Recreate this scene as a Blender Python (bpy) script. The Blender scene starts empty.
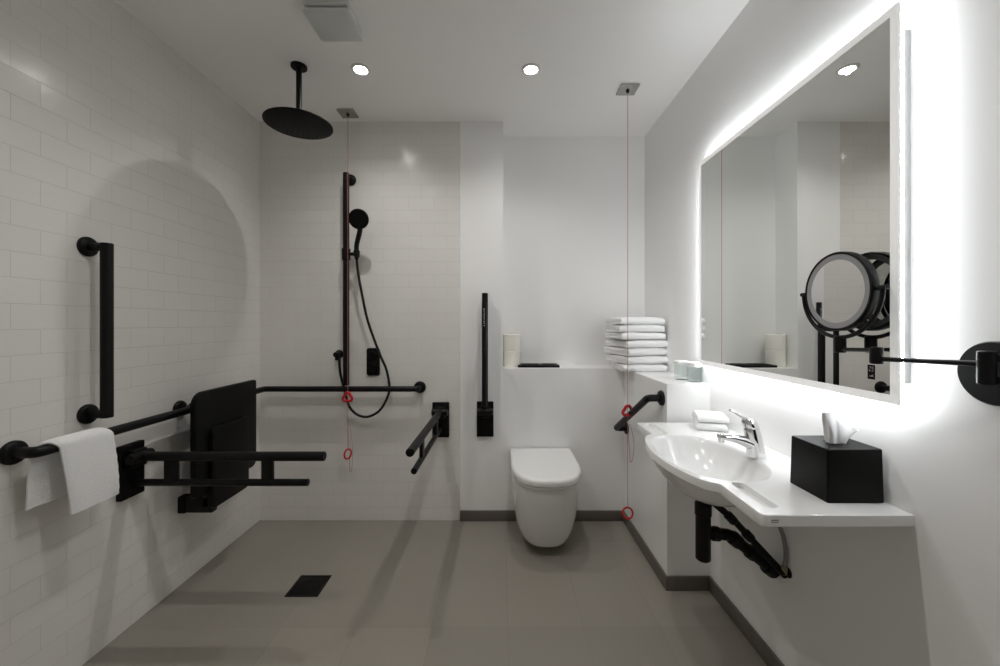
import bpy, bmesh, math, random
from mathutils import Vector, Matrix, noise

PI = math.pi
C = bpy.context.scene.collection
random.seed(7)
CAMZ, F, VX, VY = 1.19, 395.0, 501.0, 323.0        # camera height, focal length in pixels, vanishing point
CEIL = 2.403
XL, XR, YB = -1.455, 0.935, 2.381                   # left wall, right wall, back wall
YA, YF = 2.57, -0.55                               # alcove back, wall behind the camera
LEDGE = 0.917
XC0, XC1, XBOX, YBOX = -0.246, 0.012, 0.742, 1.765


def P(x, y, d):
    return Vector(((x - VX) * d / F, d, CAMZ - (y - VY) * d / F))


# ------------------------------------------------------------------ materials
def new_mat(name):
    m = bpy.data.materials.new(name)
    m.use_nodes = True
    nt = m.node_tree
    return m, nt, nt.nodes['Principled BSDF']


def simple(name, col, rough, metal=0.0, coat=0.0, bump=None, sheen=0.0, spec=0.5):
    m, nt, b = new_mat(name)
    b.inputs['Base Color'].default_value = (*col, 1)
    b.inputs['Roughness'].default_value = rough
    b.inputs['Metallic'].default_value = metal
    b.inputs['Coat Weight'].default_value = coat
    b.inputs['Specular IOR Level'].default_value = spec
    if sheen:
        b.inputs['Sheen Weight'].default_value = sheen
    if bump:
        scale, strength, dist = bump
        g = nt.nodes.new('ShaderNodeNewGeometry')
        n = nt.nodes.new('ShaderNodeTexNoise')
        n.inputs['Scale'].default_value = scale
        n.inputs['Detail'].default_value = 4
        nt.links.new(g.outputs['Position'], n.inputs['Vector'])
        bp = nt.nodes.new('ShaderNodeBump')
        bp.inputs['Strength'].default_value = strength
        bp.inputs['Distance'].default_value = dist
        nt.links.new(n.outputs['Fac'], bp.inputs['Height'])
        nt.links.new(bp.outputs['Normal'], b.inputs['Normal'])
    return m


def emit(name, col, strength, base=(0.8, 0.8, 0.8)):
    m, nt, b = new_mat(name)
    b.inputs['Base Color'].default_value = (*base, 1)
    b.inputs['Emission Color'].default_value = (*col, 1)
    b.inputs['Emission Strength'].default_value = strength
    return m


def tile_mat(name, axis, shift, col, grout, bw, rh, rough, tilt, mortar, offset=0.5, vary=0.0, bumpd=0.0012, zshift=0.0):
    """running-bond tiles laid in world metres; axis = which two world axes the wall uses"""
    m, nt, b = new_mat(name)
    L = nt.links
    g = nt.nodes.new('ShaderNodeNewGeometry')
    s = nt.nodes.new('ShaderNodeSeparateXYZ')
    L.new(g.outputs['Position'], s.inputs[0])
    c = nt.nodes.new('ShaderNodeCombineXYZ')
    for k, (ax, sh) in enumerate(((axis[0], shift), (axis[1], zshift))):
        a = nt.nodes.new('ShaderNodeMath')
        a.operation = 'ADD'
        a.inputs[1].default_value = sh
        L.new(s.outputs[ax], a.inputs[0])
        L.new(a.outputs[0], c.inputs[k])
    br = nt.nodes.new('ShaderNodeTexBrick')
    br.offset = offset
    br.inputs['Scale'].default_value = 1
    br.inputs['Brick Width'].default_value = bw
    br.inputs['Row Height'].default_value = rh
    br.inputs['Mortar Size'].default_value = mortar
    br.inputs['Mortar Smooth'].default_value = 0.3
    br.inputs['Bias'].default_value = 0
    br.inputs['Color1'].default_value = (0, 0, 0, 1)
    br.inputs['Color2'].default_value = (1, 1, 1, 1)
    br.inputs['Mortar'].default_value = (0.5, 0.5, 0.5, 1)
    L.new(c.outputs[0], br.inputs['Vector'])
    # colour: tile, with a little variation, and grout
    nz = nt.nodes.new('ShaderNodeTexNoise')
    nz.inputs['Scale'].default_value = 3.0
    nz.inputs['Detail'].default_value = 5
    L.new(g.outputs['Position'], nz.inputs['Vector'])
    add = nt.nodes.new('ShaderNodeMath')
    add.operation = 'ADD'
    L.new(br.outputs['Color'], add.inputs[0])
    L.new(nz.outputs['Fac'], add.inputs[1])
    mr = nt.nodes.new('ShaderNodeMapRange')
    mr.inputs['From Min'].default_value = 0.3
    mr.inputs['From Max'].default_value = 1.7
    mr.inputs['To Min'].default_value = 1 - vary
    mr.inputs['To Max'].default_value = 1 + vary
    L.new(add.outputs[0], mr.inputs['Value'])
    vm = nt.nodes.new('ShaderNodeVectorMath')
    vm.operation = 'SCALE'
    vm.inputs[0].default_value = col
    L.new(mr.outputs[0], vm.inputs['Scale'])
    mix = nt.nodes.new('ShaderNodeMix')
    mix.data_type = 'RGBA'
    L.new(br.outputs['Fac'], mix.inputs['Factor'])
    L.new(vm.outputs[0], mix.inputs[6])
    mix.inputs[7].default_value = (*grout, 1)
    L.new(mix.outputs[2], b.inputs['Base Color'])
    b.inputs['Roughness'].default_value = rough
    # every tile sits a hair out of true
    sub = nt.nodes.new('ShaderNodeMath')
    sub.operation = 'SUBTRACT'
    sub.inputs[1].default_value = 0.5
    L.new(br.outputs['Color'], sub.inputs[0])
    mul7 = nt.nodes.new('ShaderNodeMath')
    mul7.operation = 'MULTIPLY'
    mul7.inputs[1].default_value = 7.3
    L.new(br.outputs['Color'], mul7.inputs[0])
    fr = nt.nodes.new('ShaderNodeMath')
    fr.operation = 'FRACT'
    L.new(mul7.outputs[0], fr.inputs[0])
    sub2 = nt.nodes.new('ShaderNodeMath')
    sub2.operation = 'SUBTRACT'
    sub2.inputs[1].default_value = 0.5
    L.new(fr.outputs[0], sub2.inputs[0])
    cv = nt.nodes.new('ShaderNodeCombineXYZ')
    L.new(sub.outputs[0], cv.inputs[axis[0]])
    L.new(sub2.outputs[0], cv.inputs[axis[1]])
    sc = nt.nodes.new('ShaderNodeVectorMath')
    sc.operation = 'SCALE'
    sc.inputs['Scale'].default_value = tilt
    L.new(cv.outputs[0], sc.inputs[0])
    av = nt.nodes.new('ShaderNodeVectorMath')
    av.operation = 'ADD'
    L.new(g.outputs['Normal'], av.inputs[0])
    L.new(sc.outputs[0], av.inputs[1])
    nm = nt.nodes.new('ShaderNodeVectorMath')
    nm.operation = 'NORMALIZE'
    L.new(av.outputs[0], nm.inputs[0])
    bp = nt.nodes.new('ShaderNodeBump')
    bp.invert = True
    bp.inputs['Strength'].default_value = 0.6
    bp.inputs['Distance'].default_value = bumpd
    L.new(br.outputs['Fac'], bp.inputs['Height'])
    L.new(nm.outputs[0], bp.inputs['Normal'])
    L.new(bp.outputs['Normal'], b.inputs['Normal'])
    return m


def glass_mat(name, tint):
    m = bpy.data.materials.new(name)
    m.use_nodes = True
    nt = m.node_tree
    nt.nodes.remove(nt.nodes['Principled BSDF'])
    tr = nt.nodes.new('ShaderNodeBsdfTransparent')
    tr.inputs[0].default_value = (*tint, 1)
    gl = nt.nodes.new('ShaderNodeBsdfGlossy')
    gl.inputs['Roughness'].default_value = 0.03
    lw = nt.nodes.new('ShaderNodeLayerWeight')
    lw.inputs[0].default_value = 0.5
    pw = nt.nodes.new('ShaderNodeMath')
    pw.operation = 'POWER'
    pw.inputs[1].default_value = 4.0
    nt.links.new(lw.outputs['Facing'], pw.inputs[0])
    fr = nt.nodes.new('ShaderNodeMath')
    fr.operation = 'MULTIPLY_ADD'
    fr.inputs[1].default_value = 0.55
    fr.inputs[2].default_value = 0.05
    nt.links.new(pw.outputs[0], fr.inputs[0])
    mx = nt.nodes.new('ShaderNodeMixShader')
    nt.links.new(fr.outputs[0], mx.inputs[0])
    nt.links.new(tr.outputs[0], mx.inputs[1])
    nt.links.new(gl.outputs[0], mx.inputs[2])
    nt.links.new(mx.outputs[0], nt.nodes['Material Output'].inputs[0])
    return m


M = dict(
    paint=simple('white wall paint', (0.87, 0.868, 0.86), 0.55),
    panel=simple('white gloss panel', (0.86, 0.858, 0.85), 0.3),
    ceil=simple('ceiling paint', (0.93, 0.92, 0.905), 0.7),
    skirting=simple('taupe skirting tile', (0.125, 0.108, 0.094), 0.35),
    tile_left=tile_mat('white tile side', (1, 2), 0.0485, (0.765, 0.75, 0.715), (0.67, 0.65, 0.61), 0.1525, 0.078, 0.20, 0.03, 0.0010),
    tile_back=tile_mat('white tile end', (0, 2), 0.48, (0.765, 0.75, 0.715), (0.67, 0.65, 0.61), 0.1525, 0.078, 0.20, 0.03, 0.0010),
    floor=tile_mat('taupe floor tile', (0, 1), -0.027, (0.272, 0.248, 0.212), (0.235, 0.213, 0.18), 0.2957, 0.60, 0.42, 0.0, 0.0015, 0.0, 0.08, 0.0003, -0.346),
    ceramic=simple('white ceramic', (0.80, 0.80, 0.79), 0.12),
    solid=simple('white solid surface', (0.82, 0.82, 0.81), 0.16, spec=0.4),
    seat_white=simple('white toilet seat plastic', (0.82, 0.82, 0.81), 0.22),
    black=simple('matt black metal', (0.0035, 0.0035, 0.0038), 0.42, spec=0.22),
    black_dark=simple('matt black plate', (0.0025, 0.0025, 0.0026), 0.5, spec=0.15),
    black_plastic=simple('black plastic', (0.0025, 0.0025, 0.0025), 0.5, spec=0.18),
    rubber=simple('black rubber', (0.003, 0.003, 0.003), 0.7, spec=0.2),
    hose=simple('black shower hose', (0.006, 0.006, 0.006), 0.35, spec=0.3),
    nozzle=simple('dark nozzle', (0.008, 0.008, 0.008), 0.6, spec=0.2),
    chrome=simple('chrome', (0.78, 0.78, 0.79), 0.06, 1.0),
    brushed=simple('brushed steel plate', (0.45, 0.44, 0.42), 0.25, 1.0),
    braid=simple('braided steel hose', (0.30, 0.29, 0.28), 0.4, 0.8, bump=(900, 0.6, 0.001)),
    brass=simple('dull brass valve', (0.35, 0.29, 0.20), 0.4, 0.8),
    towel=simple('white terry towel', (0.90, 0.90, 0.895), 0.95, bump=(330, 0.9, 0.004), sheen=0.2),
    paper=simple('white tissue paper', (0.88, 0.88, 0.88), 0.9),
    roll=simple('cream toilet paper', (0.88, 0.86, 0.79), 0.9, bump=(300, 0.3, 0.001)),
    core=simple('cardboard', (0.35, 0.27, 0.18), 0.9),
    cap=simple('white card cap', (0.85, 0.85, 0.85), 0.7),
    red=simple('red plastic', (0.50, 0.012, 0.02), 0.35),
    cord=simple('red nylon cord', (0.46, 0.17, 0.16), 0.7),
    box_black=simple('black lacquer box', (0.0025, 0.0025, 0.0025), 0.48, spec=0.14),
    vent=simple('grey white vent plastic', (0.62, 0.64, 0.63), 0.4),
    gap=simple('painted gap shade', (0.03, 0.03, 0.03), 0.8),
    mirror=simple('silvered mirror', (0.87, 0.885, 0.865), 0.0, 1.0),
    mirror_small=simple('small silvered mirror', (0.76, 0.76, 0.76), 0.02, 1.0),
    frost=simple('frosted grey ring', (0.34, 0.34, 0.35), 0.6),
    backbox=simple('grey mirror casing', (0.60, 0.60, 0.61), 0.6),
    trim=simple('white lamp trim', (0.72, 0.72, 0.70), 0.4),
    mark=simple('grey printed mark', (0.30, 0.30, 0.30), 0.6),
    lettering=simple('pale printed lettering', (0.35, 0.35, 0.35), 0.6),
    lens=emit('lit downlight lens', (1.0, 0.98, 0.955), 45.0),
    strip=emit('mirror light guide', (0.96, 1.0, 1.03), 60.0),
    strip_back=emit('mirror light guide back', (0.96, 1.0, 1.03), 6.0),
    border=emit('lit frosted border', (1.0, 1.0, 0.97), 0.30),
    glass=glass_mat('ribbed green glass', (0.955, 0.98, 0.979)),
)


# ------------------------------------------------------------------ mesh helpers
def bm_new():
    return bmesh.new()


def add_box(bm, x0, x1, y0, y1, z0, z1, bev=0.0, seg=2):
    t = bmesh.new()
    bmesh.ops.create_cube(t, size=1)
    for v in t.verts:
        v.co = Vector((x0 + (v.co.x + .5) * (x1 - x0), y0 + (v.co.y + .5) * (y1 - y0), z0 + (v.co.z + .5) * (z1 - z0)))
    if bev:
        bmesh.ops.bevel(t, geom=t.edges[:], offset=bev, segments=seg, profile=0.5, affect='EDGES')
    join(bm, t)


def join(bm, t, mat=None):
    t.verts.index_update()
    vs = [bm.verts.new(mat @ v.co if mat else v.co) for v in t.verts]
    for f in t.faces:
        try:
            bm.faces.new([vs[v.index] for v in f.verts])
        except ValueError:
            pass
    t.free()


def frames(pts, closed=False):
    n = len(pts)
    tang = []
    for i in range(n):
        a = pts[(i - 1) % n] if (closed or i > 0) else pts[i]
        b = pts[(i + 1) % n] if (closed or i < n - 1) else pts[i]
        tang.append((b - a).normalized())
    up = Vector((0, 0, 1)) if abs(tang[0].z) < 0.9 else Vector((1, 0, 0))
    nrm = (up - tang[0] * up.dot(tang[0])).normalized()
    out = []
    for t in tang:
        nrm = (nrm - t * nrm.dot(t)).normalized()
        out.append((t, nrm, t.cross(nrm)))
    return out


def add_tube(bm, pts, r, seg=16, closed=False, caps=True, round_end=0.0):
    pts = [Vector(p) for p in pts]
    rs = list(r) if isinstance(r, (list, tuple)) else [r] * len(pts)
    if round_end and not closed:
        d0 = (pts[0] - pts[1]).normalized()
        d1 = (pts[-1] - pts[-2]).normalized()
        a0, a1 = pts[0].copy(), pts[-1].copy()
        pts = [a0, a0 - d0 * round_end] + pts[1:-1] + [a1 - d1 * round_end, a1]
        rs = [rs[0] - round_end, rs[0]] + rs[1:-1] + [rs[-1], rs[-1] - round_end]
    fr = frames(pts, closed)
    rings = []
    for p, (t, n, b), rr in zip(pts, fr, rs):
        rings.append([bm.verts.new(p + (n * math.cos(2 * PI * k / seg) + b * math.sin(2 * PI * k / seg)) * rr) for k in range(seg)])
    m = len(rings)
    for i in range(m if closed else m - 1):
        A, B = rings[i], rings[(i + 1) % m]
        for k in range(seg):
            bm.faces.new((A[k], A[(k + 1) % seg], B[(k + 1) % seg], B[k]))
    if caps and not closed:
        bm.faces.new(rings[0][::-1])
        bm.faces.new(rings[-1])


def add_lathe(bm, prof, origin, axis, seg=32):
    """prof: list of (radius, height along axis)"""
    origin, axis = Vector(origin), Vector(axis).normalized()
    up = Vector((0, 0, 1)) if abs(axis.z) < 0.9 else Vector((1, 0, 0))
    n = (up - axis * up.dot(axis)).normalized()
    b = axis.cross(n)
    rings = []
    for r, h in prof:
        if r < 1e-6:
            rings.append([bm.verts.new(origin + axis * h)])
        else:
            rings.append([bm.verts.new(origin + axis * h + (n * math.cos(2 * PI * k / seg) + b * math.sin(2 * PI * k / seg)) * r) for k in range(seg)])
    for A, B in zip(rings, rings[1:]):
        for k in range(seg):
            if len(A) == 1 and len(B) > 1:
                bm.faces.new((A[0], B[(k + 1) % seg], B[k]))
            elif len(B) == 1 and len(A) > 1:
                bm.faces.new((A[k], A[(k + 1) % seg], B[0]))
            elif len(A) > 1:
                bm.faces.new((A[k], A[(k + 1) % seg], B[(k + 1) % seg], B[k]))


def add_disc(bm, c, axis, r, h, seg=40, e=0.002):
    add_lathe(bm, [(0, 0), (r, 0), (r, h - e), (r - e, h), (0, h)], c, axis, seg)


def add_loft(bm, loops, cap=True):
    rings = [[bm.verts.new(p) for p in lp] for lp in loops]
    for A, B in zip(rings, rings[1:]):
        n = len(A)
        for k in range(n):
            bm.faces.new((A[k], A[(k + 1) % n], B[(k + 1) % n], B[k]))
    if cap:
        bm.faces.new(rings[0][::-1])
        bm.faces.new(rings[-1])


def rrect(w, h, r, n=6):
    """rounded rectangle outline centred on the origin; r = one radius or four (corner order ++ -+ -- +-)"""
    rs = r if isinstance(r, (tuple, list)) else (r,) * 4
    pts = []
    for (sx, sy, a0), rr in zip(((1, 1, 0), (-1, 1, 90), (-1, -1, 180), (1, -1, 270)), rs):
        cx, cy = sx * (w / 2 - rr), sy * (h / 2 - rr)
        for k in range(n + 1):
            a = math.radians(a0 + 90 * k / n)
            pts.append((cx + rr * math.cos(a), cy + rr * math.sin(a)))
    return pts


def add_slab(bm, outline, put, t0, t1, e=0.004):
    """solid slab of a 2D outline; put(u, v, t) places it; edges softened by e"""
    cu = sum(p[0] for p in outline) / len(outline)
    cv = sum(p[1] for p in outline) / len(outline)

    def inset(d):
        out = []
        for u, v in outline:
            l = math.hypot(u - cu, v - cv)
            k = max(0.0, (l - d) / l)
            out.append((cu + (u - cu) * k, cv + (v - cv) * k))
        return out
    s = 1 if t1 > t0 else -1
    loops = []
    for d, t in ((e, t0), (e * .3, t0 + s * e * .3), (0, t0 + s * e), (0, t1 - s * e), (e * .3, t1 - s * e * .3), (e, t1)):
        loops.append([put(u, v, t) for u, v in inset(d)])
    add_loft(bm, loops)


def fillet(pts, r, n=7):
    pts = [Vector(p) for p in pts]
    out = [pts[0]]
    for a, b, c in zip(pts, pts[1:], pts[2:]):
        d0, d1 = (a - b).normalized(), (c - b).normalized()
        ang = d0.angle(d1)
        t = min(r / math.tan(ang / 2), (a - b).length * .49, (c - b).length * .49)
        p0, p1 = b + d0 * t, b + d1 * t
        for k in range(n + 1):
            u = k / n
            out.append(p0 * (1 - u) ** 2 + b * 2 * u * (1 - u) + p1 * u * u)
    out.append(pts[-1])
    return out


def spline(pts, n=8, closed=False):
    pts = [Vector(p) for p in pts]
    m = len(pts)
    out = []
    for i in range(m if closed else m - 1):
        p0 = pts[(i - 1) % m] if closed or i > 0 else pts[0]
        p1, p2 = pts[i], pts[(i + 1) % m]
        p3 = pts[(i + 2) % m] if closed or i < m - 2 else pts[-1]
        for k in range(n):
            t = k / n
            out.append(0.5 * ((2 * p1) + (p2 - p0) * t + (2 * p0 - 5 * p1 + 4 * p2 - p3) * t * t + (3 * p1 - p0 - 3 * p2 + p3) * t ** 3))
    if not closed:
        out.append(pts[-1])
    return out


# ------------------------------------------------------------------ object helpers
def world_loc(o):
    v = Vector((0, 0, 0))
    while o:
        v += o.location
        o = o.parent
    return v


def thing(name, label, cat, loc=(0, 0, 0), group=None):
    o = bpy.data.objects.new(name, None)
    o.empty_display_size = 0.05
    C.objects.link(o)
    o.location = loc
    o['label'] = label
    o['category'] = cat
    if group:
        o['group'] = group
    return o


def obj(name, bm, mat, parent=None, label=None, smooth=35, recalc=True):
    """links a bmesh built in world coordinates as ONE mesh object, its origin at its base"""
    if recalc:
        bmesh.ops.recalc_face_normals(bm, faces=bm.faces[:])
    if parent:
        org = world_loc(parent)
    else:
        xs = [v.co.x for v in bm.verts]
        ys = [v.co.y for v in bm.verts]
        org = Vector(((min(xs) + max(xs)) / 2, (min(ys) + max(ys)) / 2, min(v.co.z for v in bm.verts)))
    for v in bm.verts:
        v.co -= org
    me = bpy.data.meshes.new(name)
    bm.to_mesh(me)
    bm.free()
    if smooth:
        me.polygons.foreach_set('use_smooth', [True] * len(me.polygons))
        me.set_sharp_from_angle(angle=math.radians(smooth))
    me.materials.append(M[mat] if isinstance(mat, str) else mat)
    o = bpy.data.objects.new(name, me)
    C.objects.link(o)
    if parent:
        o.parent = parent
    else:
        o.location = org
    if label:
        o['label'] = label
    return o


def tag(o, label, cat, group=None):
    o['label'] = label
    o['category'] = cat
    if group:
        o['group'] = group
    return o


def struct(name, bm, mat, smooth=35):
    o = obj(name, bm, mat, None, smooth=smooth)
    o['kind'] = 'structure'
    return o


def dup(root, loc, rotz, label):
    r = root.copy()
    C.objects.link(r)
    r.location = loc
    r.rotation_euler = (0, 0, rotz)
    r['label'] = label
    for ch in list(root.children):
        c = ch.copy()
        C.objects.link(c)
        c.parent = r
        for g in list(ch.children):
            d = g.copy()
            C.objects.link(d)
            d.parent = c
    return r


def boxo(*a, **k):
    bm = bm_new()
    add_box(bm, *a, **k)
    return bm


# ------------------------------------------------------------------ the room
T = 0.10
struct('floor', boxo(XL - T, XR + T, YF - T, YA + T, -T, 0), 'floor', 0)
struct('ceiling', boxo(XL - T, XR + T, YF - T, YA + T, CEIL, CEIL + T), 'ceil', 0)
struct('wall_left', boxo(XL - T, XL, YF - T, YA + T, 0, CEIL), 'tile_left', 0)
struct('wall_right', boxo(XR, XR + T, YF - T, YA + T, 0, CEIL), 'paint', 0)
struct('wall_back', boxo(XL, XC0, YB, YA + T, 0, CEIL), 'tile_back', 0)
struct('wall_column', boxo(XC0, XC1, YB, YA + T, 0, CEIL), 'paint', 0)
struct('wall_alcove', boxo(XC1, XR, YA, YA + T, 0, CEIL), 'paint', 0)
struct('wall_front', boxo(XL, XR, YF - T, YF, 0, CEIL), 'paint', 0)
# boxed-in ledge round the corner: behind the toilet, then along the basin wall
for nm, x0, x1, y0, y1 in (('wall_ledge_back', XC1, XBOX, YB, YA), ('wall_ledge_right', XBOX, XR, YBOX, YA)):
    bm = boxo(x0, x1, y0, y1, 0, LEDGE)
    ed = []
    for e in bm.edges:
        if all(abs(v.co.z - LEDGE) < 1e-5 for v in e.verts):
            front = all(abs(v.co.y - y0) < 1e-5 for v in e.verts)
            side = nm.endswith('right') and all(abs(v.co.x - x0) < 1e-5 for v in e.verts)
            if front or side:
                ed.append(e)
    bmesh.ops.bevel(bm, geom=ed, offset=0.0025, segments=2, affect='EDGES')
    struct(nm, bm, 'panel')
SK, ST = 0.062, 0.011
struct('baseboard_column', boxo(XC0, XBOX - ST, YB - ST, YB, 0, SK, bev=0.0015), 'skirting')
struct('baseboard_ledge', boxo(XBOX - ST, XBOX, YBOX - ST, YB, 0, SK, bev=0.0015), 'skirting')
struct('baseboard_step', boxo(XBOX, XR - ST, YBOX - ST, YBOX, 0, SK, bev=0.0015), 'skirting')
struct('baseboard_right', boxo(XR - ST, XR, YF, YBOX, 0, SK, bev=0.0015), 'skirting')

# ------------------------------------------------------------------ ceiling: downlights, vent, pull cords
LA, LB, LC, LD = (-0.67, 1.886), (0.143, 1.886), (-0.67, 1.07), (0.143, 1.07)


def make_downlight():
    t = thing('ceiling_downlight', 'small round recessed ceiling spotlight beside the rain shower head', 'ceiling light', (0, 0, CEIL), 'recessed ceiling spotlights')
    bm = bm_new()
    add_lathe(bm, [(0.030, -0.001), (0.030, -0.005), (0.034, -0.008), (0.041, -0.007), (0.0445, -0.003), (0.0445, 0.0)], (0, 0, CEIL), (0, 0, 1), 40)
    obj('trim_ring', bm, 'trim', t)
    bm = bm_new()
    add_lathe(bm, [(0, -0.0045), (0.029, -0.0045), (0.029, -0.001), (0, -0.001)], (0, 0, CEIL), (0, 0, 1), 32)
    obj('lens', bm, 'lens', t, 'glowing lens')
    ld = bpy.data.lights.new('spot_lamp', 'SPOT')
    ld.energy = 16.0
    ld.color = (1.0, 0.98, 0.955)
    ld.spot_size = math.radians(142)
    ld.spot_blend = 1.0
    ld.shadow_soft_size = 0.014
    lo = bpy.data.objects.new('spot_lamp', ld)
    C.objects.link(lo)
    lo.parent = t
    lo.location = (0, 0, -0.010)
    return t


dl = make_downlight()
dl.location = (*LA, CEIL)
dup(dl, (*LB, CEIL), 0, 'small round recessed ceiling spotlight above the toilet side, right of the other lit one')
dup(dl, (*LC, CEIL), 0, 'recessed ceiling spotlight nearer the doorway over the towel rail side')
dup(dl, (*LD, CEIL), 0, 'recessed ceiling spotlight nearer the doorway over the washbasin side')

t = thing('ceiling_vent', 'square grey-white plastic extractor vent on the ceiling', 'vent', (-0.655, 1.552, CEIL))
obj('base_plate', boxo(-0.735, -0.575, 1.472, 1.632, CEIL - 0.027, CEIL, bev=0.003), 'vent', t)
obj('gap_shade', boxo(-0.725, -0.585, 1.482, 1.622, CEIL - 0.034, CEIL - 0.027), 'gap', t, 'painted gap shade under the cover')  # solid core coloured near-black to paint in the shade between base and cover
bm = bm_new()
add_slab(bm, rrect(0.176, 0.166, 0.012), lambda u, v, s: Vector((-0.655 + u, 1.556 + v, CEIL - s)), 0.034, 0.047, 0.003)
obj('cover', bm, 'vent', t)


def pull_cord(x, y, zk, zr, label, loop, knob_dx=0.0, ringw=1.0):
    t = thing('pull_cord', label, 'alarm cord', (x, y, CEIL), 'red emergency pull cords')
    obj('ceiling_plate', boxo(x - 0.048, x + 0.048, y - 0.046, y + 0.046, CEIL - 0.010, CEIL, bev=0.003), 'brushed', t, 'square metal ceiling plate')
    bm = bm_new()
    add_lathe(bm, [(0, -0.022), (0.006, -0.022), (0.010, -0.010), (0.010, -0.009)], (x, y, CEIL), (0, 0, 1), 16)
    obj('outlet', bm, 'black', t)
    bm = bm_new()
    add_tube(bm, [(x, y, CEIL - 0.02), (x, y, (CEIL + zk) / 2), (x, y, zr + 0.03)], 0.0014, 8)
    a, b, c = loop
    add_tube(bm, spline([(x, y, a), (x + 0.012, y - 0.003, a - 0.004), (x + 0.030, y - 0.006, (a + b) / 2), (x + 0.026, y - 0.006, b), (x + 0.013, y - 0.003, c), (x + 0.010, y, c + 0.05), (x + 0.001, y, a - 0.02)], 6), 0.0013, 8)
    obj('cord', bm, 'cord', t)
    for nm, z, r in (('toggle', zk, 0.024), ('ring', zr, 0.026)):
        bm = bm_new()
        if nm == 'toggle':   # triangular bangle
            pts = [Vector((x + knob_dx + .024 * math.sin(q) * (1 + .18 * math.cos(3 * q)), y - 0.004, zk + .024 * math.cos(q) * (1 + .18 * math.cos(3 * q)))) for q in [2 * PI * k / 36 for k in range(36)]]
            add_tube(bm, pts, 0.0080, 10, closed=True)
        else:
            pts = [Vector((x + ringw * r * math.sin(q), y + (1 - ringw) * r * math.sin(q) + .006 * math.cos(q), zr + r * math.cos(q))) for q in [2 * PI * k / 36 for k in range(36)]]
            add_tube(bm, pts, 0.005, 10, closed=True)
        obj(nm, bm, 'red', t, 'red plastic pull')
    return t


pull_cord(-0.883, 2.277, 0.762, 0.435, 'red alarm pull cord hanging in the shower beside the riser rail', (0.60, 0.36, 0.335), 0.0, 0.62)
pull_cord(0.656, 2.045, 0.735, 0.206, 'red alarm pull cord hanging between toilet and washbasin, its ring near the floor', (0.66, 0.50, 0.47))

# ------------------------------------------------------------------ shower
HX, HY, HZ = -0.953, 1.863, 2.124
t = thing('rain_shower_head', 'large round black rain shower head on a ceiling arm', 'shower head', (HX, HY, CEIL))
bm = bm_new()
add_lathe(bm, [(0, 0), (0.036, 0), (0.036, -0.010), (0.033, -0.013), (0, -0.013)], (HX, HY, CEIL), (0, 0, 1))
obj('ceiling_rose', bm, 'black', t)
bm = bm_new()
add_tube(bm, [(HX, HY, CEIL - 0.01), (HX, HY, HZ + 0.03)], 0.0125, 20)
add_lathe(bm, [(0.0125, 0.034), (0.020, 0.030), (0.020, 0.012), (0.024, 0.008)], (HX, HY, HZ), (0, 0, 1))
obj('arm', bm, 'black', t)
bm = bm_new()
add_lathe(bm, [(0, 0.012), (0.12, 0.010), (0.145, 0.007), (0.149, 0.004), (0.149, 0.0), (0.146, -0.002), (0, -0.002)], (HX, HY, HZ), (0, 0, 1), 72)
obj('spray_disc', bm, 'black_dark', t)
bm = bm_new()
for ring, n in ((0.022, 6), (0.045, 12), (0.068, 18), (0.091, 24), (0.114, 30), (0.132, 36)):
    for k in range(n):
        a = 2 * PI * k / n
        add_lathe(bm, [(0, -0.0045), (0.002, -0.0042), (0.0028, -0.002), (0, -0.0018)], (HX + ring * math.cos(a), HY + ring * math.sin(a), HZ), (0, 0, 1), 6)
nz = obj('spray_nozzles', bm, 'nozzle', t)
nz['kind'] = 'stuff'


def flange(bm, c, axis, r=0.036, h=0.014):
    add_lathe(bm, [(0, 0), (r, 0), (r, h * .45), (r * .93, h * .8), (r * .8, h), (0, h)], c, axis, 32)


# riser rail
RX, RY = -0.906, 2.311
t = thing('shower_riser_rail', 'tall vertical black shower riser rail on the end wall', 'shower rail', (RX, YB, 0.826))
bm = bm_new()
add_tube(bm, [(RX, RY, 2.068), (RX, RY, 0.826)], 0.018, 20, round_end=0.002)
add_tube(bm, [(RX, RY, 2.05), (RX, YB - 0.01, 2.05)], 0.015, 16)
obj('rail', bm, 'black', t)
bm = bm_new()
flange(bm, (RX, YB, 2.05), (0, -1, 0), 0.034)
obj('flange', bm, 'black', t)
ZS = P(0, 254, 2.30).z
bm = bm_new()
add_tube(bm, [(RX, RY, ZS + 0.034), (RX, RY, ZS - 0.034)], 0.0245, 24, round_end=0.003)
add_tube(bm, [(RX + 0.02, RY - 0.008, ZS), (-0.848, 2.288, ZS - 0.002)], 0.010, 14)
bmh = (-0.834, 2.283)
add_lathe(bm, [(0.0125, 0.018), (0.018, 0.018), (0.0165, -0.018), (0.0115, -0.018), (0.0125, 0.018)], (*bmh, ZS - 0.002), (0, 0, 1), 24)
obj('slider', bm, 'black', t)

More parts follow.
